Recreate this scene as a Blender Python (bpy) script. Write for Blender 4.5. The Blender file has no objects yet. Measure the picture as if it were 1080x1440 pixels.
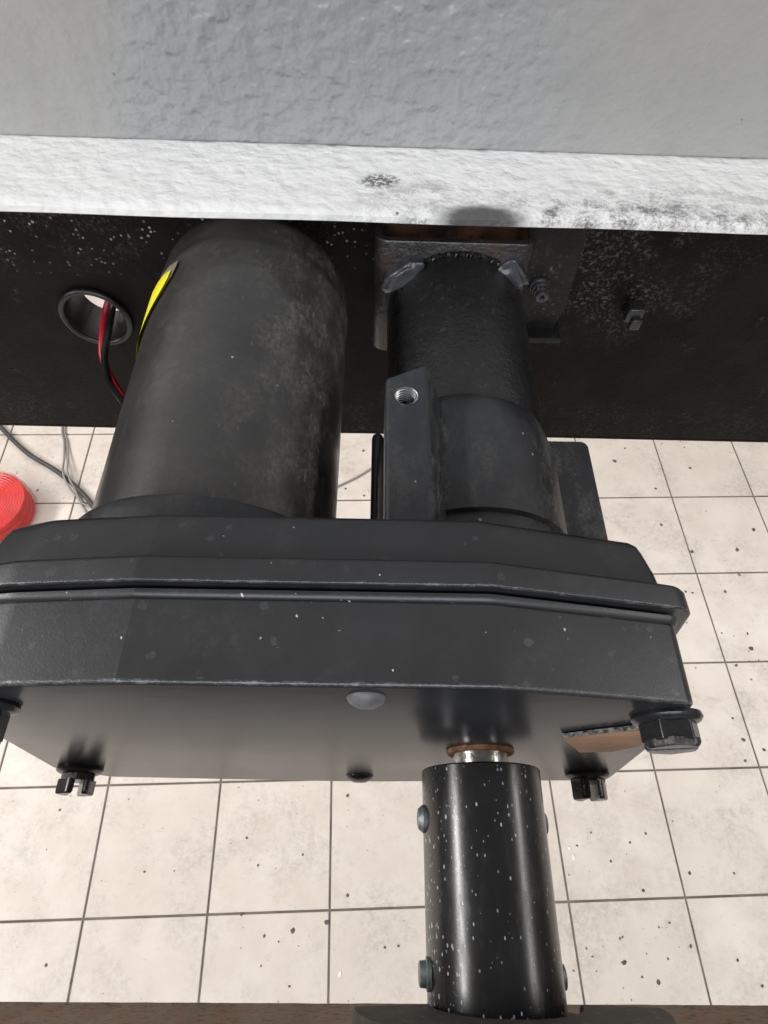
import bpy, bmesh, math, random
from mathutils import Vector, Matrix
random.seed(7)
R = math.radians
S = bpy.context.scene
COL = S.collection

# ------------------------------------------------------------------ camera
H = 1.1983                                   # camera height over the tiled floor (m)
cd = bpy.data.cameras.new("camera"); cam = bpy.data.objects.new("camera", cd); COL.objects.link(cam)
cr = Vector((0.99960381, 0.00685381, 0.02729913)); cu = Vector((-0.01996559, 0.85630317, 0.51608745))
cf = Vector((0.01983916, 0.51642803, -0.85610075))
mw = Matrix.Identity(4)
for i in range(3):
    mw[i][0] = cr[i]; mw[i][1] = cu[i]; mw[i][2] = -cf[i]
mw[2][3] = H
cam.matrix_world = mw
cd.sensor_fit = 'HORIZONTAL'; cd.sensor_width = 36; cd.lens = 36 * 851.2 / 1080
cd.clip_start = 0.01; cd.clip_end = 200
S.camera = cam

# ------------------------------------------------------------------ light
world = bpy.data.worlds.new("World"); S.world = world; world.use_nodes = True
bg = world.node_tree.nodes["Background"]
bg.inputs[0].default_value = (1.0, 0.96, 0.91, 1); bg.inputs[1].default_value = 0.16

def lamp(name, loc, target, sx, sy, power, col):
    l = bpy.data.lights.new(name, 'AREA'); l.shape = 'RECTANGLE'; l.size = sx; l.size_y = sy
    l.energy = power; l.color = col
    o = bpy.data.objects.new(name, l); COL.objects.link(o); o.location = loc
    d = (Vector(target) - Vector(loc)).normalized(); a = Vector((0, 1, 0)).cross(-d).normalized(); u = (-d).cross(a)
    o.rotation_euler = Matrix((a, u, -d)).transposed().to_euler()      # long side runs along world Y
    return o
lamp("strip_lamp", (-2.7, 0.0, 2.42), (-1.2, 0.0, 0.0), 0.34, 3.4, 120, (1.0, .98, .95))
lamp("strip_lamp", (2.3, 0.0, 2.45), (1.1, 0.0, 0.0), 0.26, 3.4, 34, (1.0, .97, .93))
lamp("ceiling_panel", (0.0, 2.5, 3.1), (0.0, 2.1, 0.0), 4.6, 3.2, 80, (1.0, .97, .93))
lamp("ceiling_panel", (0.0, -3.4, 3.1), (0.0, -1.8, 0.0), 4.4, 2.2, 150, (.90, .95, 1.0))
S.view_settings.view_transform = 'Standard'; S.view_settings.look = 'None'
S.view_settings.exposure = 0.08; S.view_settings.gamma = 1.0

# ------------------------------------------------------------------ node helpers
class NT:
    def __init__(s, name):
        s.m = bpy.data.materials.new(name); s.m.use_nodes = True
        s.t = s.m.node_tree; s.b = s.t.nodes["Principled BSDF"]
        s.co = s.t.nodes.new("ShaderNodeTexCoord").outputs["Object"]
    def put(s, sock, v):
        if isinstance(v, (int, float)): sock.default_value = v
        elif isinstance(v, (tuple, list)):
            sock.default_value = tuple(v) + (1,) if len(v) == 3 and sock.type == 'RGBA' else tuple(v)
        else: s.t.links.new(v, sock)
    def math(s, op, a, b=0.0, c=None, clamp=False):
        n = s.t.nodes.new("ShaderNodeMath"); n.operation = op; n.use_clamp = clamp
        s.put(n.inputs[0], a); s.put(n.inputs[1], b)
        if c is not None: s.put(n.inputs[2], c)
        return n.outputs[0]
    def mul(s, a, b): return s.math('MULTIPLY', a, b)
    def add(s, a, b): return s.math('ADD', a, b)
    def scaled(s, sc, vec=None):
        n = s.t.nodes.new("ShaderNodeMapping"); s.put(n.inputs[0], vec or s.co); n.inputs["Scale"].default_value = sc
        return n.outputs[0]
    def noise(s, scale, detail=4, rough=.55, vec=None, dist=0.0, st=(1, 1, 1)):
        n = s.t.nodes.new("ShaderNodeTexNoise"); s.put(n.inputs["Vector"], s.scaled(st, vec))
        n.inputs["Scale"].default_value = scale; n.inputs["Detail"].default_value = detail
        n.inputs["Roughness"].default_value = rough; n.inputs["Distortion"].default_value = dist
        return n.outputs[0]
    def voro(s, scale, st=(1, 1, 1), rnd=1.0, vec=None, out="Distance"):
        n = s.t.nodes.new("ShaderNodeTexVoronoi"); s.put(n.inputs["Vector"], s.scaled(st, vec))
        n.inputs["Scale"].default_value = scale; n.inputs["Randomness"].default_value = rnd
        return n.outputs[out]
    def step(s, v, a, b, o0=0.0, o1=1.0):
        n = s.t.nodes.new("ShaderNodeMapRange"); n.interpolation_type = 'SMOOTHSTEP'
        s.put(n.inputs[0], v)
        n.inputs[1].default_value = a; n.inputs[2].default_value = b
        n.inputs[3].default_value = o0; n.inputs[4].default_value = o1
        return n.outputs[0]
    def mix(s, f, a, b):
        n = s.t.nodes.new("ShaderNodeMix"); n.data_type = 'RGBA'
        s.put(n.inputs[0], f); s.put(n.inputs[6], a); s.put(n.inputs[7], b)
        return n.outputs[2]
    def xyz(s):
        n = s.t.nodes.new("ShaderNodeSeparateXYZ"); s.put(n.inputs[0], s.co); return n.outputs
    def specks(s, scale, size, density, st=(1, 1, 1), vec=None):
        """small round flecks: voronoi cells, only some of which hold one"""
        n = s.t.nodes.new("ShaderNodeTexVoronoi"); s.put(n.inputs["Vector"], s.scaled(st, vec))
        n.inputs["Scale"].default_value = scale
        sep = s.t.nodes.new("ShaderNodeSeparateColor"); s.t.links.new(n.outputs["Color"], sep.inputs[0])
        r = s.mul(sep.outputs[1], size)
        inside = s.math('LESS_THAN', n.outputs["Distance"], r)
        return s.mul(inside, s.math('LESS_THAN', sep.outputs[0], density))
    def bump(s, h, strength=.3, dist=.001, prev=None):
        n = s.t.nodes.new("ShaderNodeBump"); s.put(n.inputs["Strength"], strength)
        n.inputs["Distance"].default_value = dist; s.put(n.inputs["Height"], h)
        if prev: s.t.links.new(prev, n.inputs["Normal"])
        return n.outputs[0]
    def done(s, color=None, rough=None, metal=None, normal=None, **kw):
        b = s.b.inputs
        if color is not None: s.put(b["Base Color"], color)
        if rough is not None: s.put(b["Roughness"], rough)
        if metal is not None: s.put(b["Metallic"], metal)
        if normal is not None: s.put(b["Normal"], normal)
        for k, v in kw.items(): s.put(b[k.replace('_', ' ')], v)
        return s.m

def plain(name, c, rough=.5, metal=0.0, var=.25, nscale=300, bump=.15, **kw):
    n = NT(name); f = n.noise(nscale * .25, 5)
    col = n.mix(n.step(f, .3, .7), tuple(x * (1 - var) for x in c), tuple(min(1, x * (1 + var)) for x in c))
    return n.done(col, n.add(n.mul(n.noise(nscale * .4, 3), .2), rough - .1), metal, n.bump(n.noise(nscale, 3), bump, .0005), **kw)

# satin black paint of the cast gearbox, faint water marks and flecks
def mat_gearbox(face=False):
    n = NT("gearbox_cover_paint" if face else "gearbox_paint")
    base = n.mix(n.step(n.noise(40, 6, .65), .3, .7), (.017, .0175, .0195), (.024, .0245, .0275))
    if face: return n.done(base, n.add(n.mul(n.noise(25, 3), .08), .20), 0.0, n.bump(n.noise(300, 5, .7, None, 0, (.15, 1, 1)), .10, .0003), Specular_IOR_Level=.5, IOR=1.19)
    va = n.t.nodes.new("ShaderNodeTexNoise"); va.inputs["Scale"].default_value = 260; n.put(va.inputs["Vector"], n.co)
    sc = n.t.nodes.new("ShaderNodeVectorMath"); sc.operation = 'MULTIPLY_ADD'; n.t.links.new(va.outputs["Color"], sc.inputs[0])
    sc.inputs[1].default_value = (.0030, .0030, .0030); n.put(sc.inputs[2], n.co); w = sc.outputs[0]
    clus = n.step(n.noise(28, 3), .42, .56)
    marks = n.math('MAXIMUM', n.mul(n.specks(115, .34, .30, vec=w), clus), n.mul(n.specks(210, .34, .16, vec=w), .7))
    soft = n.mul(marks, n.step(n.noise(700, 4, .7), .35, .6, .3, 1.0))
    col = n.mix(n.mul(soft, .27), base, (.17, .17, .175))
    dots = n.math('MAXIMUM', n.specks(260, .14, .10, (1, .6, 1), w), n.mul(n.specks(600, .16, .05, vec=w), .6))
    col = n.mix(n.mul(dots, .8), col, (.60, .58, .55))
    dust = n.mul(n.step(n.noise(45, 8, .75), .50, .74), n.step(n.noise(420, 6, .8), .42, .62))
    col = n.mix(n.mul(dust, .22), col, (.17, .165, .155))
    nrm = n.bump(n.noise(1500, 2), .22, .0002); nrm = n.bump(n.noise(300, 4, .6), .10, .0005, nrm)
    rr = n.add(n.mul(n.noise(60, 5, .7), .16), .29)
    return n.done(col, n.add(rr, n.mul(dust, .15)), 0.0, nrm, Specular_IOR_Level=.60)

def mat_worn_glint():
    n = NT("worn_glint_edge")  # edge wear whose pale flecks also paint in the speckled edge highlight
    wear_glint = n.mul(n.step(n.noise(420, 7, .8, None, 0, (.35, 1, 1)), .50, .60), n.step(n.noise(40, 4), .35, .55))
    col = n.mix(n.mul(wear_glint, .5), (.026, .027, .030), (.24, .24, .255))
    return n.done(col, n.add(n.mul(wear_glint, .05), .27), n.mul(wear_glint, .35), n.bump(n.noise(700, 4, .7), .5, .0004), Specular_IOR_Level=.7)

# dusty moulded rubber cover of the motor
def mat_motor():
    n = NT("dusty_motor_cover"); X = n.xyz()
    base = n.mix(n.step(n.noise(30, 6), .3, .7), (.032, .031, .031), (.043, .042, .042))
    right = n.step(X[0], -.075, -.035)
    mott = n.mul(n.step(n.noise(60, 8, .7, None, 0, (1, .6, 1)), .38, .68), n.step(n.noise(520, 8, .8, None, 0, (1, .6, 1)), .38, .62))
    back = n.step(X[1], .08, .16)
    m1 = n.mul(n.mul(right, mott), n.add(n.mul(back, .75), .28))
    big = n.mul(n.mul(n.step(n.noise(20, 8, .75), .42, .70), n.step(n.noise(260, 8, .8), .42, .60)), .40)
    m = n.math('MAXIMUM', m1, n.mul(big, n.add(n.mul(back, .5), .2)))
    
    col = n.mix(m, base, (.150, .138, .120))
    scuff = n.mul(n.specks(420, .3, .10, (1, .35, 1)), n.mul(right, .8))
    col = n.mix(n.mul(scuff, .55), col, (.26, .24, .21))
    dots = n.specks(260, .17, .02)
    col = n.mix(n.mul(dots, .8), col, (.5, .48, .40))
    rr = n.add(n.mul(m, .35), .30)
    nrm = n.bump(n.noise(700, 4, .6), .12, .0003); nrm = n.bump(n.noise(35, 4), .25, .003, nrm)
    return n.done(col, rr, 0.0, nrm, Specular_IOR_Level=.72)

def mat_boss():
    n = NT("dusty_casting_paint"); X = n.xyz()
    base = n.mix(n.step(n.noise(50, 5), .3, .7), (.022, .024, .028), (.030, .032, .036))
    d = n.mul(n.step(n.noise(70, 9, .8, None, 0, (1, .4, 1)), .44, .64), n.step(n.noise(520, 6, .8), .35, .6))
    side = n.math('MAXIMUM', n.step(X[0], .062, .085), n.mul(n.step(X[0], .0215, .0250), n.step(X[0], .034, .030)))
    col = n.mix(n.mul(d, n.add(n.mul(side, .55), .16)), base, (.20, .19, .18))
    col = n.mix(n.mul(n.specks(300, .2, .05), .6), col, (.5, .5, .5))
    nrm = n.bump(n.noise(900, 3), .15, .0003); nrm = n.bump(n.noise(90, 5), .2, .001, nrm)
    return n.done(col, n.add(n.mul(d, .2), .36), 0.0, nrm, Specular_IOR_Level=.55)

def mat_blacksteel(name="grimy_black_steel", grime=.5, gloss=.32, rust=.0, spec=.55, rel=.0006):
    n = NT(name)
    base = n.mix(n.step(n.noise(40, 6), .3, .7), (.008, .008, .009), (.014, .014, .015))
    g = n.step(n.noise(260, 8, .8), .54, .70)
    a = n.step(n.noise(34, 5, .65), .36, .62)
    col = n.mix(n.mul(n.mul(g, a), grime), base, (.20, .175, .125))
    if rust:
        col = n.mix(n.mul(n.step(n.noise(55, 7, .7), .45, .68), rust), col, (.12, .045, .018))
    rel = min(rel, .0012); nrm = n.bump(n.noise(420, 5, .6), .40, rel); nrm = n.bump(n.noise(60, 5), .35, .002, nrm)
    return n.done(col, n.add(n.mul(n.noise(120, 4), .35), gloss - .12), 0.0, nrm, Specular_IOR_Level=spec)

def mat_chassis():
    n = NT("chassis_black_paint"); X = n.xyz()
    base = n.mix(n.step(n.noise(40, 6), .3, .7), (.0035, .0028, .0028), (.007, .0055, .005))
    hi = n.step(X[2], .925, .985)
    l = n.step(X[0], -.11, -.20); rgt = n.mul(n.step(X[0], .09, .12), n.step(X[0], .25, .16))
    lo = n.mul(n.step(X[2], .84, .80), .35)
    area = n.math('MAXIMUM', n.math('MAXIMUM', n.mul(hi, n.math('MAXIMUM', l, .35)), n.mul(rgt, n.step(X[2], .87, .93))), lo)
    g = n.mul(n.step(n.noise(420, 8, .8), .50, .62), n.step(n.noise(38, 5, .65), .40, .62))
    col = n.mix(n.mul(g, n.mul(area, .45)), base, (.20, .19, .16))
    wh = n.mul(n.specks(420, .45, .20), n.mul(n.mul(hi, n.step(X[0], .02, -.04)), n.step(n.noise(40, 4), .45, .62)))
    col = n.mix(n.mul(wh, .8), col, (.45, .48, .52))
    patch = n.mul(n.step(n.noise(30, 6, .7), .58, .70), n.step(n.noise(350, 6, .8), .48, .62))
    col = n.mix(n.mul(patch, .5), col, (.15, .135, .11))
    nrm = n.bump(n.noise(420, 6, .75), n.add(n.mul(area, .6), .18) if False else .45, .0009)
    return n.done(col, n.add(n.mul(n.noise(140, 4), .35), .22), 0.0, nrm, Specular_IOR_Level=.08)

# hammered fibreglass / stucco enamel on the vehicle body
def mat_hammered(name, c, rel=.006):
    n = NT(name)
    h = n.noise(135, 2, .45, None, .1, (.85, 1.0, 1.0)); cr = n.voro(190, (.7, 1, 1))
    nrm = n.bump(h, 1.0, rel); nrm = n.bump(n.noise(330, 2, .5, None, 0, (.7, 1, 1)), .8, rel * .22, nrm); nrm = n.bump(n.noise(900, 3, .6), .3, .0004, nrm)
    col = n.mix(n.step(n.noise(35, 5), .3, .7), tuple(x * .95 for x in c), c)
    col = n.mix(n.mul(n.specks(110, .10, .05), .8), col, (.12, .12, .12))
    return n, col, nrm, h
def mat_wall():
    n, col, nrm, h = mat_hammered("hammered_grey_enamel", (.355, .347, .338), .0030)
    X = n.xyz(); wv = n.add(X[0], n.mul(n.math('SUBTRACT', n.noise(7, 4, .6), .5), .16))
    mid = n.mul(n.step(wv, -.15, -.10), n.step(wv, .13, .02))           # bluish reflection painted into the middle; bumps stronger there too
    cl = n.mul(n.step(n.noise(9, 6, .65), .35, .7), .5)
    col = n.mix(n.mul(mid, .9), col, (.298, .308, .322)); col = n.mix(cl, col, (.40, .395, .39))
    sm = n.mul(n.step(n.noise(60, 6, .7), .5, .7), .35); col = n.mix(n.mul(sm, .5), col, (.27, .265, .26))
    k = n.add(n.mul(mid, .75), .30)
    b1 = n.bump(h, k, .0038); b2 = n.bump(n.noise(330, 2, .5), .5, .0006, b1); b3 = n.bump(n.noise(900, 3, .6), .25, .0004, b2)
    return n.done(col, n.add(n.mul(n.noise(70, 4), .12), .26), 0.0, b3, Specular_IOR_Level=.6)
def mat_ledge():
    n, col, nrm, h = mat_hammered("hammered_white_enamel", (.82, .815, .81), .0020)
    X = n.xyz()
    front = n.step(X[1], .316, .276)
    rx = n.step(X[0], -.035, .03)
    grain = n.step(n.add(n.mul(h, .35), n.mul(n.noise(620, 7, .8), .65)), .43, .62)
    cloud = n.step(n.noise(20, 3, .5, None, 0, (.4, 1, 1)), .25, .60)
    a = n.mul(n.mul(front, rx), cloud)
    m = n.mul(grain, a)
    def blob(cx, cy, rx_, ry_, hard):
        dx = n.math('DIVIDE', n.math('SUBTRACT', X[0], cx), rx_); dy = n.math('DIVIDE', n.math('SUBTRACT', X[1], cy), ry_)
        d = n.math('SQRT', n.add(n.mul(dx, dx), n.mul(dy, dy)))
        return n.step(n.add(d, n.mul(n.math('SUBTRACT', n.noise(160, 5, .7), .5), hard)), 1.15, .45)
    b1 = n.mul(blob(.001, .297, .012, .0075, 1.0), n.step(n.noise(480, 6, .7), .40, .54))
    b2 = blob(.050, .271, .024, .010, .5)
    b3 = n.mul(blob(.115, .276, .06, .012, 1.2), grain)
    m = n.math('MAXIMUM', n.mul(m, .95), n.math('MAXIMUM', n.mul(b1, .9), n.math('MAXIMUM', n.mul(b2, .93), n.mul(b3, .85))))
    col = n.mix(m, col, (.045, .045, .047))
    return n.done(col, n.add(n.mul(n.noise(70, 4), .12), .28), 0.0, nrm, Specular_IOR_Level=.5)

def mat_tube():
    n = NT("speckled_gloss_black_tube"); X = n.xyz()
    base = n.mix(n.step(n.noise(60, 5), .3, .7), (.009, .009, .010), (.014, .014, .016))
    leftm = n.step(X[0], .036, .025)
    s1 = n.specks(800, .36, .75, (1, .55, 1)); s2 = n.specks(640, .21, .50, (1, .5, 1)); s3 = n.specks(760, .26, .30, (1, .6, 1))
    clus = n.step(n.noise(90, 4), .40, .55)
    m = n.math('MAXIMUM', n.mul(s1, n.mul(leftm, clus)), n.math('MAXIMUM', n.mul(s2, .85), n.mul(s3, .5)))
    col = n.mix(n.mul(m, .85), base, (.58, .66, .74))
    nrm = n.bump(n.noise(50, 2), .05, .0005)
    scr = n.noise(300, 5, .7, None, 0, (1, .25, 1))
    return n.done(col, n.add(n.mul(n.step(scr, .45, .75), .12), n.add(n.mul(n.noise(120, 5, .7), .08), .20)), 0.0, nrm, Specular_IOR_Level=.75)

def mat_rusty(name, a=(.22, .17, .13), b=(.25, .13, .07), c=(.07, .052, .042), sc=60, bump=.8):
    n = NT(name); v = n.noise(sc, 8, .75); w = n.noise(sc * 4, 6, .75)
    col = n.mix(n.step(v, .40, .62), a, b); col = n.mix(n.step(w, .52, .66), col, c)
    nrm = n.bump(w, bump, .0015)
    return n.done(col, .78, 0.0, nrm)

def mat_tile():
    n = NT("cream_floor_tile")
    gi = n.t.nodes.new("ShaderNodeNewGeometry"); pos = gi.outputs["Position"]
    oi = n.t.nodes.new("ShaderNodeObjectInfo").outputs["Random"]
    a = n.mix(n.step(n.noise(14, 6, .6, pos), .3, .72), (.54, .475, .42), (.62, .56, .505))
    a = n.mix(n.mul(oi, .55), a, (.545, .485, .43))
    sm = n.mul(n.step(n.noise(8, 8, .75, pos, .2), .42, .68), n.step(n.noise(90, 8, .8, pos), .36, .64))
    a = n.mix(n.mul(sm, .60), a, (.27, .24, .21))
    st = n.mul(n.step(n.noise(55, 6, .7, pos, .6, (1, 2.6, 1)), .60, .72), n.step(n.noise(6, 3, .5, pos), .47, .60))
    a = n.mix(n.mul(st, .55), a, (.19, .165, .145))
    wp = n.t.nodes.new("ShaderNodeVectorMath"); wp.operation = 'ADD'
    nn = n.t.nodes.new("ShaderNodeTexNoise"); nn.inputs["Scale"].default_value = 60; n.put(nn.inputs["Vector"], pos)
    sc = n.t.nodes.new("ShaderNodeVectorMath"); sc.operation = 'SCALE'; sc.inputs[3].default_value = .012
    n.t.links.new(nn.outputs["Color"], sc.inputs[0]); n.put(wp.inputs[0], pos); n.t.links.new(sc.outputs[0], wp.inputs[1])
    wpo = wp.outputs[0]
    d1 = n.specks(22, .10, .14, (1, 1, 1), wpo); d2 = n.specks(48, .11, .22, (1, 1, 1), wpo); d3 = n.specks(110, .17, .16, (1, 1, 1), wpo)
    a = n.mix(n.mul(d1, .78), a, (.07, .06, .055)); a = n.mix(n.mul(d2, .62), a, (.10, .085, .075)); a = n.mix(n.mul(d3, .42), a, (.14, .12, .11))
    nrm = n.bump(n.noise(60, 4, .5, pos), .08, .001)
    return n.done(a, n.add(n.mul(sm, .3), .34), 0.0, nrm, Specular_IOR_Level=.45)

M = {}
M['worn_glint'] = mat_worn_glint(); M['gear'] = mat_gearbox(); M['face'] = mat_gearbox(True); M['motor'] = mat_motor(); M['boss'] = mat_boss()
M['plate'] = mat_blacksteel('grimy_plate', .8, .40, .03, .18, .022); M['rsteel'] = mat_blacksteel("bracket_steel", .45, .30, .26, .6, .0012); M['rtube'] = mat_blacksteel("welded_tube_paint", .40, .26, 0, .7, .0014)
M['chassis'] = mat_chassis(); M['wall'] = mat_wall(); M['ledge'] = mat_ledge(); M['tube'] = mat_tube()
M['rust'] = mat_rusty("rusty_plank_edge"); M['rustin'] = mat_rusty("orange_rust", (.014, .008, .007), (.13, .055, .024), (.015, .009, .008), 45, .5)
M['seal'] = mat_rusty('rusty_copper_seal', (.38, .20, .10), (.14, .06, .03), (.55, .38, .24), 160, .6)
M['rustdark'] = mat_rusty('dark_wet_rust', (.03, .012, .01), (.05, .014, .011), (.015, .01, .01), 90, .6)
M['rim'] = mat_rusty("dark_grimy_flange", (.075, .066, .058), (.05, .042, .036), (.14, .12, .10), 70, .4)
M['bolt'] = plain("black_bolt_plastic", (.016, .016, .017), .28, 0, .3, 500, .25)
M['dull'] = plain("dull_rubber_plug", (.10, .10, .105), .55, 0, .4, 500, .4)
M['screw'] = plain("zinc_screw", (.26, .29, .31), .48, .5, .4, 700, .5)
M['shaft'] = plain("scratched_silver_shaft", (.62, .60, .56), .28, 1.0, .25, 500, .35)
M['weld'] = plain("painted_weld", (.055, .055, .062), .26, .25, .6, 160, .6)
M['edge'] = plain("cut_metal_edge", (.17, .17, .175), .42, .5, .95, 2600, 1.0)
M['tan'] = plain("tan_adhesive_pad", (.19, .10, .055), .6, 0, .6, 120, .5)
M['yellow'] = plain("yellow_label_paper", (.88, .84, .02), .55, 0, .12, 200, .2)
M['film'] = plain("brown_label_backing", (.30, .27, .20), .35, 0, .35, 200, .3)
t_ = NT('bare_aluminium_thread'); zz = t_.xyz()[2]; sw_ = t_.step(t_.math('SINE', t_.mul(t_.add(zz, t_.mul(t_.xyz()[0], .10)), 4189.0)), -.5, .5)
M['thread'] = t_.done(t_.mix(sw_, (.16, .16, .17), (.80, .80, .79)), .36, .8, t_.bump(sw_, .8, .0006))  # groove shade painted as dark helical bands over the aluminium
M['hole'] = plain("dark_bore", (.02, .02, .02), .6)
M['ring'] = plain("rubber_ring", (.006, .006, .006), .38, 0, .2, 200, .2)
M['redwire'] = plain("red_wire_sleeve", (.42, .012, .03), .35, 0, .2, 200, .1)
M['blkwire'] = plain("black_wire_sleeve", (.012, .012, .013), .22, 0, .2, 200, .1)
M['cable'] = plain("grey_rubber_cable", (.040, .036, .036), .5, 0, .15, 100, .2)
M['cable2'] = plain("thin_grey_cable", (.22, .205, .19), .55, 0, .15, 100, .2)
M['red'] = plain("red_coiled_cord", (.55, .010, .006), .3, 0, .15, 100, .1)
M['grout'] = plain("grey_brown_grout", (.13, .112, .095), .85, 0, .3, 80, .4)
M['tile'] = mat_tile()
M['debris'] = plain("dark_debris", (.10, .085, .075), .8, 0, .4, 200, .4)
M['white'] = plain("white_chip", (.85, .85, .82), .5)
w_ = NT("clear_shrink_wrap"); M['wrap'] = w_.done((1, .93, .92), w_.add(w_.mul(w_.noise(30, 3), .25), .05), 0.0, w_.bump(w_.noise(45, 3, .5, None, 1.5), .6, .004), Transmission_Weight=.92, IOR=1.25, Alpha=.38)

# ------------------------------------------------------------------ mesh helpers
def link(name, bm, mat, parent=None, smooth=40, weld=True):
    if weld: bmesh.ops.remove_doubles(bm, verts=bm.verts, dist=1e-6)
    bmesh.ops.recalc_face_normals(bm, faces=bm.faces)
    me = bpy.data.meshes.new(name); bm.to_mesh(me); bm.free()
    if mat: me.materials.append(mat)
    for p in me.polygons: p.use_smooth = True
    me.set_sharp_from_angle(angle=R(smooth))
    o = bpy.data.objects.new(name, me); COL.objects.link(o)
    if parent: o.parent = parent
    return o
def thing(name, label, cat, loc=(0, 0, 0), group=None):
    o = bpy.data.objects.new(name, None); COL.objects.link(o); o.empty_display_size = .02
    o['label'] = label; o['category'] = cat
    if group: o['group'] = group
    return o
def tag(o, label, cat, group=None):
    o['label'] = label; o['category'] = cat
    if group: o['group'] = group
    return o
def bridge(bm, rings, cap0=True, cap1=True, closed=True):
    vs = [[bm.verts.new(p) for p in r] for r in rings]
    n = len(vs[0])
    for a, b in zip(vs[:-1], vs[1:]):
        for i in range(n if closed else n - 1):
            j = (i + 1) % n
            bm.faces.new((a[i], a[j], b[j], b[i]))
    if cap0: bm.faces.new(vs[0][::-1])
    if cap1: bm.faces.new(vs[-1])
    return vs
def lathe_y(cx, cz, prof, n=64, wob=None, caps=(True, True), bm=None):
    """rings (y, radius) about an axis parallel to Y"""
    bm = bm or bmesh.new(); rings = []
    for y, r in prof:
        ring = []
        for i in range(n):
            t = 2 * math.pi * i / n
            rr = r * (1 + (wob(y, t) if wob else 0))
            ring.append((cx + rr * math.cos(t), y, cz + rr * math.sin(t)))
        rings.append(ring)
    bridge(bm, rings, *caps); return bm
def fillet(y0, r0, y1, r1, n=6):
    """quarter-round from (y0,r0) [radius side] to (y1,r1) [end side]"""
    return [(y0 + (y1 - y0) * math.sin(k / n * math.pi / 2), r1 + (r0 - r1) * math.cos(k / n * math.pi / 2)) for k in range(n + 1)]
def round_poly(pts, rad, seg=6):
    out = []; n = len(pts)
    for i in range(n):
        p = Vector(pts[i]); a = Vector(pts[i - 1]) - p; b = Vector(pts[(i + 1) % n]) - p
        r = rad[i] if isinstance(rad, (list, tuple)) else rad
        la, lb = a.length, b.length; a.normalize(); b.normalize()
        ang = a.angle(b); t = min(r / math.tan(ang / 2), la * .45, lb * .45); r = t * math.tan(ang / 2)
        c = p + (a + b).normalized() * (r / math.sin(ang / 2))
        s = p + a * t - c; e = p + b * t - c
        for k in range(seg + 1):
            f = k / seg; v = (s * (1 - f) + e * f)
            v = v.normalized() * r if v.length > 1e-9 else v
            out.append(tuple(c + v))
    return out
def inset_poly(pts, d):
    """move every edge of a CCW convex polygon inwards by d"""
    n = len(pts); out = []
    for i in range(n):
        p0, p1, p2 = Vector(pts[i - 1]), Vector(pts[i]), Vector(pts[(i + 1) % n])
        e1 = (p1 - p0).normalized(); e2 = (p2 - p1).normalized()
        n1 = Vector((-e1.y, e1.x)); n2 = Vector((-e2.y, e2.x))
        k = 1 + n1.dot(n2)
        out.append(tuple(p1 + (n1 + n2) * (d / k)))
    return out
def box(bm, x0, x1, y0, y1, z0, z1, bev=0.0):
    b = bmesh.new(); bmesh.ops.create_cube(b, size=1)
    for v in b.verts:
        v.co = Vector(((x0 + x1) / 2 + v.co.x * (x1 - x0), (y0 + y1) / 2 + v.co.y * (y1 - y0), (z0 + z1) / 2 + v.co.z * (z1 - z0)))
    if bev: bmesh.ops.bevel(b, geom=b.edges[:], offset=bev, segments=3, profile=.5, affect='EDGES')
    me = bpy.data.meshes.new("t"); b.to_mesh(me); b.free(); bm.from_mesh(me); bpy.data.meshes.remove(me)
    return bm
def smooth_path(pts, n=10):
    P = [Vector(p) for p in pts]; P = [P[0] * 2 - P[1]] + P + [P[-1] * 2 - P[-2]]; out = []
    for i in range(1, len(P) - 2):
        for k in range(n):
            t = k / n; a, b, c, d = P[i - 1:i + 3]
            out.append(.5 * ((2 * b) + (-a + c) * t + (2 * a - 5 * b + 4 * c - d) * t * t + (-a + 3 * b - 3 * c + d) * t ** 3))
    out.append(P[-2]); return out
def pipe(pts, r, seg=14, n=10, bm=None):
    bm = bm or bmesh.new(); P = smooth_path(pts, n); rings = []
    up = Vector((0.13, .3, .9)).normalized()
    for i, p in enumerate(P):
        t = (P[min(i + 1, len(P) - 1)] - P[max(i - 1, 0)]).normalized()
        a = t.cross(up).normalized(); b = a.cross(t).normalized(); up = b
        rings.append([p + (a * math.cos(2 * math.pi * k / seg) + b * math.sin(2 * math.pi * k / seg)) * r for k in range(seg)])
    bridge(bm, rings); return bm

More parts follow.
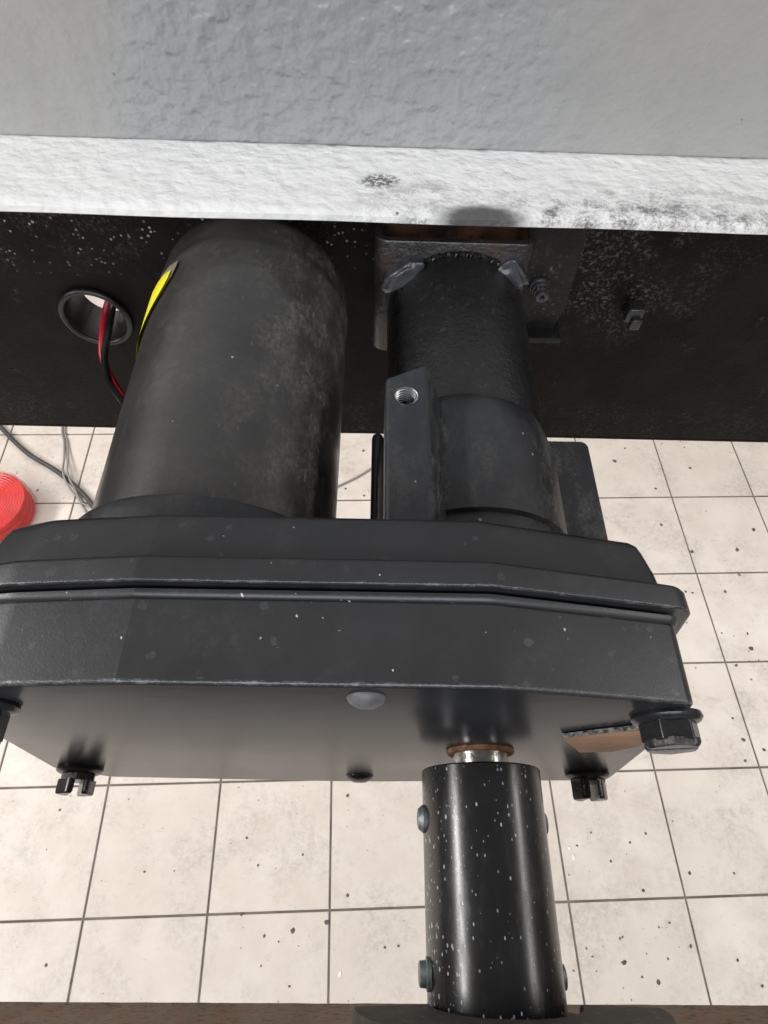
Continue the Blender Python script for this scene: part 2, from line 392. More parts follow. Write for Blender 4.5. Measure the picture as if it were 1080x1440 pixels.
# ------------------------------------------------------------------ SETTING: tiled floor
T = 0.2; TY = R(2.051); OX, OY = -0.45639, -0.06189; G = .0034
floor_bm = bmesh.new(); box(floor_bm, -4, 4, -4, 4, -.08, -.0022)
floor = link('floor', floor_bm, M['grout']); floor['kind'] = 'structure'
def tile_bm(w, h=.0022):
    bm = bmesh.new(); b = .0009
    r = lambda k, z: [(-k, -k, z), (k, -k, z), (k, k, z), (-k, k, z)]
    bridge(bm, [r(w, -h - .004), r(w, -b), r(w - b, 0)]); return bm
tm = None; ct, st_ = math.cos(TY), math.sin(TY)
C0, C1, R0, R1 = -9, 8, -6, 11
rest = bmesh.new()
def tile_xy(i, j):
    u, v = (i + .5) * T, (j + .5) * T
    return OX + ct * u - st_ * v, OY + st_ * u + ct * v
for i in range(-19, 20):
    for j in range(-16, 22):
        x, y = tile_xy(i + 2, j)
        if abs(x) > 3.85 or abs(y) > 3.85: continue
        if C0 + 2 <= i + 2 < C1 + 2 and R0 <= j < R1:
            if tm is None:
                o = link('tile', tile_bm((T - G) / 2), M['tile'], floor, 20); tm = o.data
            else:
                o = bpy.data.objects.new('tile', tm); COL.objects.link(o); o.parent = floor
            o.location = (x, y, random.uniform(-.0003, .0003)); o.rotation_euler = (random.uniform(-.0012, .0012), random.uniform(-.0012, .0012), TY + random.choice((0, 1, 2, 3)) * math.pi / 2)
        else:
            w = (T - G) / 2; q = [(-w, -w), (w, -w), (w, w), (-w, w)]
            c = [(x + ct * a - st_ * b, y + st_ * a + ct * b) for a, b in q]
            bridge(rest, [[(a, b, -.004) for a, b in c], [(a, b, 0) for a, b in c]])
ro = link('far_tiles', rest, M['tile'], floor, 20); ro['kind'] = 'stuff'

# crumbs and paint drips lying on the tiles (x, y, size)
deb = bmesh.new(); rd = random.Random(3)
def crumb(x, y, s, h=.0008, el=1.0, bm=None):
    n = 9; a0 = rd.random() * 6.28
    ring = lambda k, z: [(x + k * s * (1 + .28 * math.sin(2.3 * i + a0)) * math.cos(6.283 * i / n) * el, y + k * s * (1 + .28 * math.sin(1.7 * i + a0)) * math.sin(6.283 * i / n), z) for i in range(n)]
    bridge(bm or deb, [ring(1, .0003), ring(.85, h * .7 + .0004), ring(.4, h + .0004)])
spots = [(0.5956, 0.8837, 0.0048), (0.6707, 0.7032, 0.0036), (0.6802, 0.8039, 0.0028), (0.8307, 0.6417, 0.0044), (0.773, 0.5376, 0.0034), (0.6849, 0.5359, 0.0026), (0.7901, 0.4104, 0.0049), (0.7115, 0.1918, 0.0029), (0.7534, 0.2125, 0.003), (0.719, 0.2301, 0.0037), (0.6127, 0.2341, 0.0022), (0.4957, 0.0693, 0.0021), (0.4647, 0.0547, 0.0021), (0.4254, 0.0263, 0.002), (0.5591, 0.0092, 0.0027), (0.6361, 0.0098, 0.002), (0.42, -0.0837, 0.0019), (0.6363, -0.1448, 0.0025), (-0.0277, -0.0265, 0.0026), (-0.1069, 0.0319, 0.002), (-0.1148, -0.0759, 0.0038), (-0.0612, -0.0641, 0.0038), (-0.0334, 0.1249, 0.0028), (-0.1817, 0.0155, 0.002), (-0.2061, 0.0569, 0.002), (-0.3717, 0.0048, 0.002), (-0.3219, 0.0062, 0.0013), (-0.4984, -0.1222, 0.0025), (-0.3336, -0.1716, 0.0036), (-0.5389, 0.0972, 0.0021), (0.8849, 0.6947, 0.0045), (0.7244, 0.634, 0.0044), (-0.0634, 0.7855, 0.0028), (-0.0242, 0.8973, 0.0038), (-0.0193, 0.7666, 0.0028), (0.8388, 0.9568, 0.003), (0.6348, 0.4201, 0.0024), (0.7099, 0.2696, 0.0023), (0.0564, -0.0949, 0.0019), (0.0345, -0.0969, 0.0019)]
for x, y, s in spots: crumb(x, y, s)
cl = [(rd.uniform(-1.0, 1.1), rd.uniform(-.35, 1.0)) for _ in range(16)]
for k in range(190):
    q = rd.choice(cl)
    crumb(rd.gauss(q[0], .06), rd.gauss(q[1], .06), rd.choice((.0007, .0009, .0011, .0013, .0018, .0026)) * rd.uniform(.8, 1.3), .0006, rd.uniform(.7, 1.5))
do = link('floor_debris', deb, M['debris'], None, 50); do['kind'] = 'stuff'
tag(do, 'scattered dark crumbs and dried drips on the cream tiles', 'debris')
chips = [(-0.0361, -0.132, 0.0034), (0.3606, 0.0322, 0.0049), (0.3552, 0.0451, 0.0025), (0.3661, 0.0194, 0.0018), (0.3559, -0.1094, 0.0017)]
for k, (x, y, s) in enumerate(chips):
    b = bmesh.new(); crumb(x, y, s, .0012, .7, b); o = link('paint_chip', b, M['white'])
    tag(o, ['lone white paint chip left of the tube near the rusty beam', 'largest of the white chips right of the tube', 'small white chip just above the largest one right of the tube', 'small white chip just below the largest one right of the tube', 'tiny white chip beside the grout line low right of the tube'][k], 'paint chip', 'white paint chips on the tiles')

# ------------------------------------------------------------------ vehicle body: wall and ledge
body = thing('vehicle_body', 'light hammered enamel body panel with a white lower ledge above the machine', 'body panel')
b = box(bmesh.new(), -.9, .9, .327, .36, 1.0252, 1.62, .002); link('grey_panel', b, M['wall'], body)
prof = [(.2700, 1.0205), (.2722, 1.0188), (.345, 1.0188), (.345, 1.0250), (.276, 1.0250), (.2725, 1.0244), (.2705, 1.0232)]
b = bmesh.new(); NX = 90
bridge(b, [[(-.9 + 1.8 * i / NX, y + .0004 * math.sin(i * .9) * (y < .273), z) for y, z in prof] for i in range(NX + 1)])
link('white_ledge', b, M['ledge'], body)

# ------------------------------------------------------------------ chassis beam
ch = thing('chassis_beam', 'grimy black steel chassis plate with a round cable hole behind the motor', 'chassis beam')
hx, hz, hr = -.1955, .9005, .0215
def plate_with_hole(x0, x1, z0, z1, y0, y1, n=48):
    bm = bmesh.new()
    circ = [(hx + hr * math.cos(2 * math.pi * i / n + math.pi / 4), hz + hr * math.sin(2 * math.pi * i / n + math.pi / 4)) for i in range(n)]
    k = .05; sq = []
    for i in range(n):
        t = 2 * math.pi * i / n + math.pi / 4; c, s = math.cos(t), math.sin(t); m = max(abs(c), abs(s))
        sq.append((hx + k * c / m, hz + k * s / m))
    for y in (y0, y1):
        a = [bm.verts.new((p[0], y, p[1])) for p in circ]; q = [bm.verts.new((p[0], y, p[1])) for p in sq]
        for i in range(n): bm.faces.new((a[i], a[(i + 1) % n], q[(i + 1) % n], q[i]))
        L, Rr, B, Tt = hx - k, hx + k, hz - k, hz + k
        for X0, X1, Z0, Z1 in ((x0, L, z0, z1), (Rr, x1, z0, z1), (L, Rr, z0, B), (L, Rr, Tt, z1)):
            bm.faces.new([bm.verts.new((xx, y, zz)) for xx, zz in ((X0, Z0), (X1, Z0), (X1, Z1), (X0, Z1))])
    bridge(bm, [[(p[0], y0, p[1]) for p in circ], [(p[0], y1, p[1]) for p in circ]], False, False)
    bridge(bm, [[(xx, y, zz) for xx, zz in ((x0, z0), (x1, z0), (x1, z1), (x0, z1))] for y in (y0, y1)], False, False)
    return bm
link('steel_plate', plate_with_hole(-.9, .9, .7795, 1.0155, .335, .341), M['chassis'], ch)
# rolled lower lip of the plate
b = bmesh.new(); box(b, -.9, .9, .3352, .372, .7755, .7793, .001); link('lower_flange', b, M['chassis'], ch)
# rubber ring round the hole, then the short tunnel behind it
def torus_y(cx, cy, cz, R1, r, n=56, m=12, bm=None):
    bm = bm or bmesh.new(); vs = []
    for i in range(n):
        t = 2 * math.pi * i / n
        vs.append([bm.verts.new((cx + (R1 + r * math.cos(2 * math.pi * j / m)) * math.cos(t), cy + r * 1.1 * math.sin(2 * math.pi * j / m), cz + (R1 + r * math.cos(2 * math.pi * j / m)) * math.sin(t))) for j in range(m)])
    for i in range(n):
        for j in range(m):
            bm.faces.new((vs[i][j], vs[(i + 1) % n][j], vs[(i + 1) % n][(j + 1) % m], vs[i][(j + 1) % m]))
    return bm
link('rubber_grommet', torus_y(hx, .3335, hz, hr + .0008, .0022), M['ring'], ch)
b = bmesh.new(); n = 48
rg = lambda y, r: [(hx + r * math.cos(2 * math.pi * i / n), y, hz + r * math.sin(2 * math.pi * i / n)) for i in range(n)]
bridge(b, [rg(.333, hr - .0006), rg(.350, hr - .0020), rg(.362, hr - .0035), rg(.362, hr + .0005)], False, False); link('grommet_sleeve', b, M['ring'], ch)
# screw with square head at the right
b = bmesh.new(); box(b, .1690, .1800, .3240, .3350, .9165, .9275, .0015); sc = link('square_screw', b, M['bolt'], ch)
b = bmesh.new(); box(b, .1725, .1795, .3205, .3240, .9130, .9215, .0012); link('screw_tip', b, M['bolt'], sc)
# reinforcement plate with a screw and a little tab, right of the welded bracket
b = bmesh.new()
pp = round_poly([(.086, .895), (.122, .895), (.1280, .925), (.1235, 1.012), (.086, 1.012)], .003)
bridge(b, [[(x, y, z) for x, z in pp] for y in (.3349, .3300)]); link('reinforcing_plate', b, M['plate'], ch)
b = bmesh.new(); box(b, .1000, .1285, .3190, .3350, .9010, .9055, .001); link('angle_tab', b, M['plate'], ch)
b = bmesh.new()
for k in range(4): torus_y(.1055 + .0005 * k, .3290 - .0022 * k, .9405 - .0008 * k, .0050 - .0007 * k, .0017, 20, 8, b)
box(b, .1025, .1085, .3235, .331, .9375, .9435, .001)
link('tapping_screw', b, M['weld'], ch)

# ------------------------------------------------------------------ welded support tube on its hollow bracket
sup = thing('support_tube', 'black painted round support tube welded to a hollow rusty bracket', 'support tube')
tx, tz = .0474, .9476
wob = lambda y, t: .006 * math.sin(3 * t + 40 * y) + .004 * math.sin(7 * t - 90 * y)
link('round_tube', lathe_y(tx, tz, [(.180, .0400), (.20, .0402), (.23, .0403), (.26, .0405), (.288, .0406), (.2937, .0402)], 72, lambda y, t: .4 * wob(y, t)), M['rtube'], sup)
def hollow_z(x0, x1, y0, y1, z0, z1, th, rad):
    bm = bmesh.new(); o_ = round_poly([(x0, y0), (x1, y0), (x1, y1), (x0, y1)], rad); i_ = round_poly([(x0 + th, y0 + th), (x1 - th, y0 + th), (x1 - th, y1 - th), (x0 + th, y1 - th)], max(rad - th, .0012))
    f = lambda P, z, d=0: [(x, y, z) for x, y in P]
    bridge(bm, [f(o_, z0), f(o_, z1 - .0008), f(inset_poly(o_, .0006), z1), f(inset_poly(i_, -.0006), z1), f(i_, z1 - .0008)], False, False)
    return bm, i_
bb, inner = hollow_z(-.0016, .0875, .2940, .3330, .915, .9940, .0045, .0075)
link('bracket_body', bb, M['rsteel'], sup)
b = bmesh.new(); ins = inset_poly(inner, .0001)
bridge(b, [[(x, y, .94) for x, y in ins], [(x, y, .9930) for x, y in ins]], True, False); link('bracket_lining', b, M['rustin'], sup)
def lump(c, s, rot, seed, sub=3, amp=.22):
    bm = bmesh.new(); bmesh.ops.create_icosphere(bm, subdivisions=sub, radius=1)
    rr = random.Random(seed); ph = [rr.random() * 6 for _ in range(6)]
    m = Matrix.Rotation(rot, 3, 'Y')
    for v in bm.verts:
        p = v.co; q = Vector([math.copysign(abs(a) ** .6, a) for a in p])
        k = 1 + amp * (math.sin(4 * p.x + ph[0]) * math.sin(5 * p.z + ph[1]) + .5 * math.sin(9 * p.y + ph[2]))
        v.co = m @ Vector((q.x * s[0] * k, q.y * s[1] * k, q.z * s[2] * k)) + Vector(c)
    return bm
link('weld_bead', lump((.0140, .2910, .9760), (.0130, .0062, .0055), -R(42), 1, 4, .14), M['weld'], sup)
link('weld_bead', lump((.0765, .2910, .9790), (.0100, .0058, .0056), R(50), 5, 4, .15), M['weld'], sup)
b = bmesh.new()
for k in range(26):
    t = R(55 + k * 2.9)
    l_ = lump((tx + .0412 * math.cos(t), .2926, tz + .0412 * math.sin(t)), (.0013, .0016, .0012), 0, 50 + k, 1, .3)
    me = bpy.data.meshes.new('t'); l_.to_mesh(me); l_.free(); b.from_mesh(me); bpy.data.meshes.remove(me)
link('weld_seam', b, M['rtube'], sup)

# ------------------------------------------------------------------ geared motor
gm = thing('gear_motor', 'black cast gearbox with dusty motor and round output boss, bolted cover below', 'gear motor')
# outline of the housing seen from the shaft side, clockwise from top (x, z) -> made CCW
OUT = [(-.066, 1.0387), (-.104, 1.0337), (-.1230, 1.0262), (-.1352, .961), (-.1475, .8890), (-.1310, .8605), (-.005, .8520), (.1225, .8680), (.107, .960), (.0937, 1.0245), (.034, 1.0388)]
RAD = [.0012, .03, .007, .006, .005, .006, .2, .01, .02, .0055, .02]
def sect(ins, y, ex=0.0): return [(x + ex * max(0, min(1, (x - .070) / .022)), y, z) for x, z in round_poly(inset_poly(OUT, ins), [(.0105 if ex and i == 9 else max(.0012, r - ins * .5)) for i, r in enumerate(RAD)], 5)]
def weighted(o):
    m_ = o.modifiers.new('weighted_normal', 'WEIGHTED_NORMAL'); m_.keep_sharp = True; m_.weight = 100; return o
b = bmesh.new()
bridge(b, [sect(0.0012, .0675), sect(0.0, .0660), sect(0.0, .0440), sect(.0002, .0434), sect(.0006, .0430), sect(.0011, .0428)], True, False)
front = link('front_housing', b, M['gear'], gm, 50)
def worn_glint_band(o, y0, y1):
    o.data.materials.append(M['worn_glint'])
    for q in o.data.polygons:
        if y0 < q.center.y < y1 and abs(q.normal.y) < .97: q.material_index = 1
worn_glint_band(front, .0427, .0439); weighted(front)
b = bmesh.new(); bridge(b, [sect(.0011, .0428), sect(.0016, .0427)], False, True)
link('cover_face', b, M['face'], gm, 20)
b = bmesh.new(); bridge(b, [sect(-.0001, .0668), sect(-.0006, .0671), sect(-.0014, .0682), sect(-.0014, .0689), sect(-.0008, .0693)], True, True)
link('gasket_lip', b, M['gear'], gm, 50)
b = bmesh.new()
bridge(b, [sect(-.0030, .0703, .0012), sect(-.0036, .0706, .002), sect(-.0038, .0710, .0022), sect(-.0036, .0770, .0022), sect(-.0032, .0780, .002), sect(-.0018, .0790, .001), sect(.0012, .0800), sect(.0020, .0850), sect(.0040, .0930), sect(.0050, .0958), sect(.0066, .0976), sect(.0090, .0984), sect(.014, .0986)], True, True)
rear_ = link('rear_housing', b, M['gear'], gm, 50); worn_glint_band(rear_, .0700, .0711); weighted(rear_)
# bolts with flanged, slotted hexagon heads, axis towards -Y
def bolt(x, z, rot, slot_rot, L=.0165, af=.0136, tilt=0.0, tip=.55, name='cover_bolt'):
    e = bmesh.new(); y0 = .0427
    lathe_y(x, z, [(y0, .0100), (y0 - .0012, .0103), (y0 - .0022, .0096), (y0 - .0030, .0078)], 36, None, (False, True), e)
    hexp = [(af / math.sqrt(3) * math.cos(R(60 * k)), af / math.sqrt(3) * math.sin(R(60 * k))) for k in range(6)]
    f = lambda P, y, s=1: [(x + s * (p[0] * math.cos(rot) - p[1] * math.sin(rot)), y, z + s * (p[0] * math.sin(rot) + p[1] * math.cos(rot))) for p in P]
    hx_ = round_poly(hexp, .0012, 3); bridge(e, [f(hx_, y0 - .0024), f(hx_, y0 - L * tip), f(hx_, y0 - L * tip - .0002, .9)])
    # two crown halves beyond the base leave an open slot between them
    for sgn in (-1, 1):
        half = []
        sw = .0019; n = 14
        rr = af * .535
        a0 = math.asin(sw / rr)
        for k in range(n + 1):
            a = a0 + (math.pi - 2 * a0) * k / n
            m = 1 / max(math.cos(((a - R(30)) % R(60)) - R(30)), .86) * .94
            half.append((rr * m * math.cos(a), sgn * rr * m * math.sin(a)))
        cr_, sr_ = math.cos(slot_rot), math.sin(slot_rot)
        half = [(p[0] * cr_ - p[1] * sr_, p[0] * sr_ + p[1] * cr_) for p in half]
        cxm = sum(p[0] for p in half) / len(half); czm = sum(p[1] for p in half) / len(half)
        g = lambda y, s: [(x + cxm + (p[0] - cxm) * s, y, z + czm + (p[1] - czm) * s) for p in half]
        bridge(e, [g(y0 - L * tip + .0004, 1), g(y0 - L + .0012, 1), g(y0 - L + .0004, .93), g(y0 - L, .84)])
    return weighted(link(name, e, M['bolt'], gm, 35))
bolt(.0903, 1.0115, R(8), R(20), .0100, .0150, 0, .8)
bolt(.1040, .8920, R(12), R(90), .0115, .0140, 0, .35)
bolt(-.1335, .8910, R(10), R(60), .0115, .0140, 0, .5)
bolt(-.1120, 1.0160, R(20), R(100), .0125, .0145, 0, .8)
# rubber plugs in the cover
def plug(x, z, r, h, mat, lab=None):
    b = lathe_y(x, z, [(.0430, r), (.0424, r), (.0427 - h * .5, r * .86), (.0427 - h * .9, r * .5), (.0427 - h, r * .12)], 28, None, (False, True))
    o = link('cover_plug', b, mat, gm)
    if lab: o['label'] = lab
plug(-.0005, 1.0278, .0056, .0030, M['dull'], 'larger dull grey plug near the top edge of the cover')
plug(-.0035, .8740, .0068, .0030, M['bolt'])
# bent metal clip under the top right bolt: plate, bright cut edge and tan pad
def strip(pts, y0, y1, mat, name, parent):
    bm = bmesh.new(); bridge(bm, [[(x, y0, z) for x, z in pts], [(x, y1, z) for x, z in pts]]); return link(name, bm, mat, parent)
clipb = bmesh.new()
cp = [(.0662, .9842), (.074, .9905), (.082, .9965), (.089, 1.0015), (.096, 1.0050), (.0985, 1.0045)]
for (xa, za), (xb, zb) in zip(cp[:-1], cp[1:]):
    bridge(clipb, [[(xa, y, za + t) for y, t in ((.0422, 0), (.0408, 0), (.0408, .0006), (.0422, .0006))], [(xb, y, zb + t) for y, t in ((.0422, 0), (.0408, 0), (.0408, .0006), (.0422, .0006))]])
clip = link('bent_clip', clipb, M['edge'], gm)
strip([(.0665, .9835), (.073, .9720), (.0800, .9585), (.0915, .9610), (.0990, .9760), (.0990, 1.0020), (.0895, 1.0010), (.0800, .9945)], .0423, .0406, M['tan'], 'tan_pad', clip)

# output shaft and its rusty seal
link('output_shaft', lathe_y(.0442, .9478, [(.046, .0106), (.030, .0106), (.029, .0102)], 48), M['shaft'], gm)
link('seal_ring', lathe_y(.0442, .9478, [(.0428, .0132), (.0419, .0132), (.0412, .0127), (.0411, .0108)], 48, None, (False, False)), M['seal'], gm)

# motor: moulded dusty cover with a raised foot collar
mx, mz = -.0698, .9553
def mw_(y, t):
    k = max(0, min(1, (y - .20) / .08))
    return .004 * math.sin(2 * t + 14 * y) + .012 * k * math.sin(3 * t + 1.1) * .6 - .010 * k * max(0, math.cos(2 * (t - 1.9))) + .003 * math.sin(5 * t + 25 * y)
prof = [(.096, .0530), (.12, .0530), (.15, .0529), (.18, .0531), (.21, .0530), (.235, .0532), (.255, .0530), (.268, .0528), (.2695, .0533), (.274, .0533), (.2755, .0528)] + [(.280, .0526)] + fillet(.286, .0525, .306, .040, 7)[1:] + [(.3075, .034), (.3045, .031), (.3040, .012)]
motor = link('motor_cover', lathe_y(mx, mz, prof, 96, mw_), M['motor'], gm, 60)
link('motor_collar', lathe_y(mx - .001, mz, [(.096, .0585), (.1120, .0582), (.1165, .0578), (.1182, .0568), (.1188, .0545), (.1185, .0530)], 80, None, (True, False)), M['boss'], gm, 35)
# yellow warning label peeling off the left flank of the motor, with brown backing
def patch(y0, y1, a0, a1, r, mat, name, parent, curl=0.0, ny=14, na=8):
    bm = bmesh.new(); vs = []
    for i in range(ny + 1):
        f = i / ny; row = []
        lo = a0 + (a1 - a0) * (.55 * (1 - f) ** 2)
        for j in range(na + 1):
            g = j / na; a = R(lo + (a1 - lo) * g); rr = r + curl * g * g * (.5 + .5 * math.sin(f * 3.1))
            row.append((mx + rr * math.cos(a), y0 + (y1 - y0) * f + .0012 * math.sin(9 * g), mz + rr * math.sin(a)))
        vs.append(row)
    V = [[bm.verts.new(p) for p in r_] for r_ in vs]
    for i in range(ny):
        for j in range(na): bm.faces.new((V[i][j], V[i + 1][j], V[i + 1][j + 1], V[i][j + 1]))
    bmesh.ops.solidify(bm, geom=bm.faces[:], thickness=-.0003)
    return link(name, bm, mat, parent)
patch(.2275, .2650, 124, 185, .0541, M['film'], 'label_backing', motor)
patch(.2280, .2590, 127, 180, .0549, M['yellow'], 'warning_label', motor, .0010)

# output boss with a stepped shoulder, tapped side block and flat foot plate
bx, bz = .0456, .9473
link('output_boss', lathe_y(bx, bz, [(.096, .0425), (.1270, .0425), (.1276, .0452), (.13, .0453), (.16, .0452), (.176, .0449), (.186, .0428), (.1905, .0415), (.1925, .0400)], 80, lambda y, t: .0022 * math.sin(4 * t + 30 * y)), M['boss'], gm, 30)
b = bmesh.new()
def blk(y, s=0):   # cross-section of the side block (x, z)
    return [(.0052, y, .905), (.0048, y, 1.0005), (.0060, y, 1.0020), (.0215, y, 1.0020), (.0240, y, 1.0003), (.0310, y, .9860), (.0330, y, .95), (.0330, y, .905)]
sec0 = blk(.096); sec1 = blk(.1780)
sec2 = [(x, .1868 + max(0, (x - .0055)) * .52 if x < .0245 else (.1968 - (x - .024) * 1.75 if x < .0312 else .184), z) for x, y, z in blk(0)]
bridge(b, [sec0, sec1, sec2]); blkobj = link('tapped_block', b, M['boss'], gm, 30)
mod = blkobj.modifiers.new("bevel", 'BEVEL'); mod.width = .0009; mod.segments = 3; mod.limit_method = 'ANGLE'; mod.angle_limit = R(25)
# bare threaded hole let into the block's top
hx0, hy0 = .0136, .1768
b = bmesh.new(); nn = 32
rz = lambda r, z, k=0: [(hx0 + r * math.cos(6.2832 * i / nn), hy0 + r * math.sin(6.2832 * i / nn), z + k * i / nn) for i in range(nn)]
cut = bmesh.new(); bridge(cut, [rz(.0053, .985), rz(.0053, 1.01)]); cutter = link('bore_cutter', cut, None)
bo = blkobj.modifiers.new("bore", 'BOOLEAN'); bo.object = cutter; bo.solver = 'EXACT'
bpy.context.view_layer.update()
dg = bpy.context.evaluated_depsgraph_get(); me2 = bpy.data.meshes.new_from_object(blkobj.evaluated_get(dg))
blkobj.modifiers.clear(); blkobj.data = me2; me2.set_sharp_from_angle(angle=R(40)); weighted(blkobj); bpy.data.objects.remove(cutter)
rings = []
for k in range(13):
    z = 1.0019 - k * .00075; rings.append(rz(.0052 if k % 2 == 0 else .0042, z, .0004))
b = bmesh.new(); bridge(b, rings, False, True); link('threaded_hole', b, M['thread'], gm, 15)
b = bmesh.new(); box(b, -.0008, .0052, .096, .1925, .905, .958, .0028); link('side_rib', b, M['boss'], gm)
b = bmesh.new(); pl = round_poly([(.05, .096), (.1212, .096), (.1206, .2112), (.05, .2112)], .004)
bridge(b, [[(x, y, .9225) for x, y in pl], [(x, y, .9292) for x, y in pl], [(x, y, .93) for x, y in inset_poly(pl, .0008)]]); link('foot_plate', b, M['boss'], gm)

# ------------------------------------------------------------------ drive tube below
dt = thing('drive_tube', 'glossy black coupling tube with white paint flecks and side screws', 'drive tube')
dx, dz_ = .0438, H - .2513
b = bmesh.new()
lathe_y(dx, dz_, [(.028, .0190), (.0348, .0192), (.0355, .0196), (.0355, .0220), (.0350, .0225), (.00, .0225), (-.0600, .0225)], 80, None, (False, False), b)
bridge(b, [[(dx + .0190 * math.cos(6.2832 * i / 64), y, dz_ + .0190 * math.sin(6.2832 * i / 64)) for i in range(64)] for y in (.028, -.06)], False, False)
link('tube_body', b, M['tube'], dt, 35)
def side_screw(sgn, y, z, domed):
    bm = bmesh.new(); rings = []
    pr = [(.0215, .0047), (.0232, .0047), (.0238, .0043), (.0253, .0034), (.0257, .0018)] if domed else [(.0215, .0047), (.0232, .0047), (.0235, .0038), (.0260, .0036), (.0264, .0028)]
    for d, r in pr:
        d = .0215 + (d - .0215) * (.8 if sgn < 0 else .62)
        rings.append([(dx + sgn * d, y + r * math.cos(6.2832 * i / 24), z + r * math.sin(6.2832 * i / 24)) for i in range(24)])
    bridge(bm, rings); return link('side_screw', bm, M['screw'], dt, 35)
side_screw(-1, .0185, dz_ + .002, True); side_screw(1, .0175, dz_ - .002, True)
side_screw(-1, -.0272, dz_ + .003, False); side_screw(1, -.0285, dz_ - .003, False)

# ------------------------------------------------------------------ rusty beam with collar at the near side
rb = thing('rusty_beam', 'brown rusty beam across the near edge with a dark round collar', 'beam')
b = bmesh.new(); N = 420; rr = random.Random(11); rows = []
off = [0.0] * (N + 1)
for k in range(N + 1):
    u = -.9 + 1.8 * k / N
    off[k] = .0009 * math.sin(u * 60) + .0010 * math.sin(u * 151 + 1) + rr.uniform(-.0022, .0022)
for k in range(N + 1):
    u = -.9 + 1.8 * k / N; z0 = .842 + off[k] * 1.6 + .004 * u
    y = -.0500 + off[k] * .25
    rows.append([(u, y, z0), (u, y - .0008, z0 + .006), (u, -.0505, 1.02), (u, -.110, 1.02), (u, -.110, z0), (u, -.06, z0 - .001)])
bridge(b, rows); link('beam_web', b, M['rust'], rb, 40)
link('collar_socket', lathe_y(.0445, .9470, [(-.0515, .0375), (-.0420, .0375), (-.0405, .0362), (-.0405, .0300), (-.0440, .0290)], 60, lambda y, t: .012 * math.sin(5 * t) + .008 * math.sin(11 * t), (False, False)), M['rustdark'], rb, 35)
b = bmesh.new(); nn = 40; rings = []
for y, k, q in ((-.0490, 1, 0), (-.0360, 1, 0), (-.0345, .985, .0004), (-.0345, .50, -.0004), (-.0365, .485, 0), (-.0490, .485, 0)):
    rings.append([(.0455 + .0485 * k * math.cos(math.pi * i / nn), y, 0.9575 + q + .0485 * k * math.sin(math.pi * i / nn) - (.004 if k < .6 else 0)) for i in range(nn + 1)])
bridge(b, rings, False, False, False)
for e in (0, nn):
    b.verts.ensure_lookup_table(); b.faces.new([b.verts[r * (nn + 1) + e] for r in range(6)])
link('saddle_collar', b, M['rim'], rb, 35)

# ------------------------------------------------------------------ wires through the hole
b = pipe([(-.1990, .385, .893), (-.1945, .360, .896), (-.1925, .345, .898), (-.1905, .325, .896), (-.1905, .310, .886), (-.180, .292, .876), (-.164, .272, .876), (-.148, .257, .884), (-.11, .240, .900)], .0023)
tag(link('red_wire', b, M['redwire']), 'thin red wire curving out of the cable hole behind the motor', 'wire')
b = pipe([(-.1940, .385, .894), (-.1895, .360, .897), (-.1875, .345, .899), (-.1860, .325, .897), (-.1880, .309, .889), (-.1815, .289, .885), (-.1665, .269, .888), (-.150, .249, .896), (-.11, .235, .905)], .0024)
tag(link('black_wire', b, M['blkwire']), 'glossy black wire curving out of the cable hole beside the red one', 'wire')

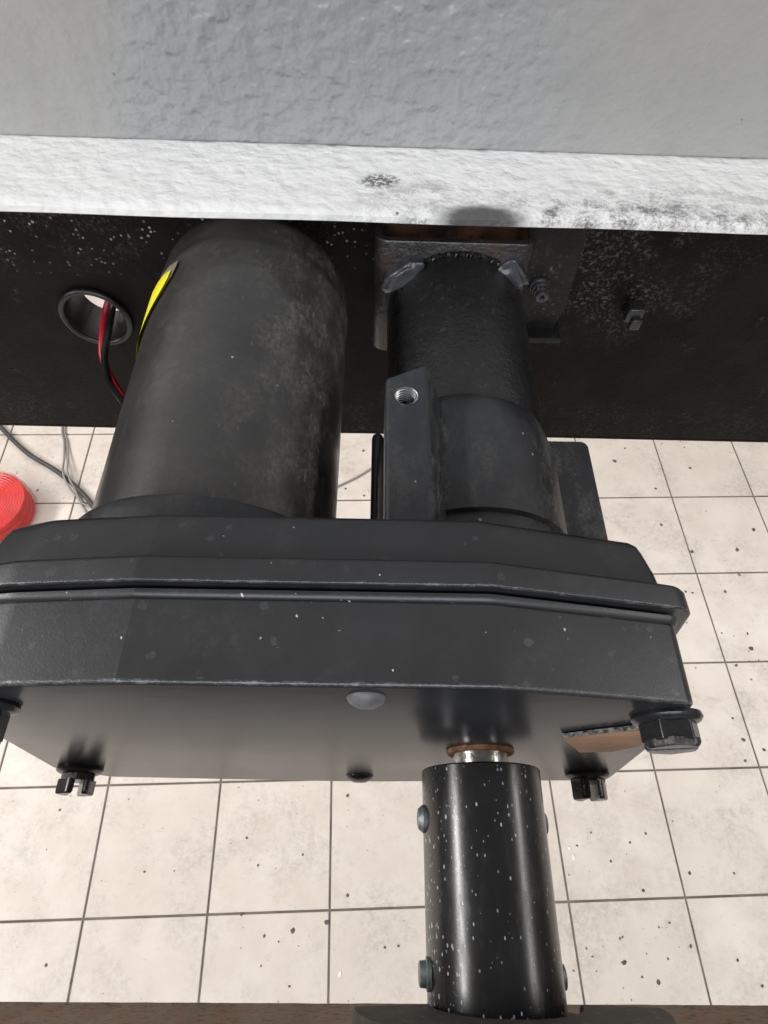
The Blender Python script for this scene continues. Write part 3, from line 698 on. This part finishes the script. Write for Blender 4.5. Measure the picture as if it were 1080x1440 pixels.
# ------------------------------------------------------------------ cables and spool on the floor
b = pipe([(-1.10, 1.13, .008), (-.99, 1.02, .008), (-.923, .947, .008), (-.83, .865, .0085), (-.74, .81, .0085), (-.66, .745, .009), (-.585, .665, .008), (-.48, .60, .008), (-.30, .62, .008)], .0054, 12)
tag(link('floor_cable', b, M['cable']), 'thick dark grey cable lying diagonally on the tiles', 'cable')
b = pipe([(-.80, 1.12, .003), (-.772, .955, .003), (-.752, .90, .003), (-.737, .850, .007), (-.726, .815, .016), (-.715, .788, .0175), (-.697, .762, .012), (-.67, .737, .004), (-.645, .72, .003), (-.50, .67, .003), (-.32, .70, .003), (-.15, .755, .003), (-.079, .791, .003), (-.005, .842, .003), (.08, .93, .003), (.12, 1.08, .003)], .0024, 8)
tag(link('thin_cable', b, M['cable2']), 'thin grey cable crossing under the machine past the motor', 'cable')
b = pipe([(-.79, 1.12, .003), (-.765, .955, .003), (-.744, .90, .003), (-.728, .855, .007), (-.716, .815, .016), (-.702, .785, .0175), (-.682, .755, .010), (-.665, .725, .004), (-.64, .69, .003), (-.60, .60, .003)], .0020, 8)
tag(link('thin_cable', b, M['cable2']), 'second thin grey cable bowed away just right of its twin', 'cable')

sp = thing('cord_spool', 'spool of red cord in clear shrink wrap at the left edge of the floor', 'spool')
sx, sy = -.842, .690
def torus_z(cx, cy, cz, R1, r, n=64, m=10, bm=None):
    bm = bm or bmesh.new(); vs = []
    for i in range(n):
        t = 6.2832 * i / n
        vs.append([bm.verts.new((cx + (R1 + r * math.cos(6.2832 * j / m)) * math.cos(t), cy + (R1 + r * math.cos(6.2832 * j / m)) * math.sin(t), cz + r * math.sin(6.2832 * j / m))) for j in range(m)])
    for i in range(n):
        for j in range(m): bm.faces.new((vs[i][j], vs[(i + 1) % n][j], vs[(i + 1) % n][(j + 1) % m], vs[i][(j + 1) % m]))
    return bm
b = bmesh.new()
for lay in range(6):
    for k in range(9):
        torus_z(sx, sy, .006 + lay * .0098, .026 + k * .0062 + (lay % 2) * .002, .0048, 48, 8, b)
link('red_cord', b, M['red'], sp)
b = bmesh.new()
cyl = lambda r, z: [(sx + r * math.cos(6.2832 * i / 64), sy + r * math.sin(6.2832 * i / 64), z) for i in range(64)]
bridge(b, [cyl(.021, .066), cyl(.0235, .064), cyl(.078, .064), cyl(.0855, .060), cyl(.0875, .052), cyl(.0885, .012), cyl(.084, .003)], False, False)
for v in b.verts:
    a = math.atan2(v.co.y - sy, v.co.x - sx); v.co.z += .0012 * math.sin(9 * a); v.co += Vector((math.cos(a), math.sin(a), 0)) * .001 * math.sin(14 * a + v.co.z * 80)
link('clear_wrap', b, M['wrap'], sp, 60)
b = bmesh.new(); bridge(b, [cyl(.0205, .001), cyl(.0205, .0655)], True, False); link('spool_core', b, M['hole'], sp)
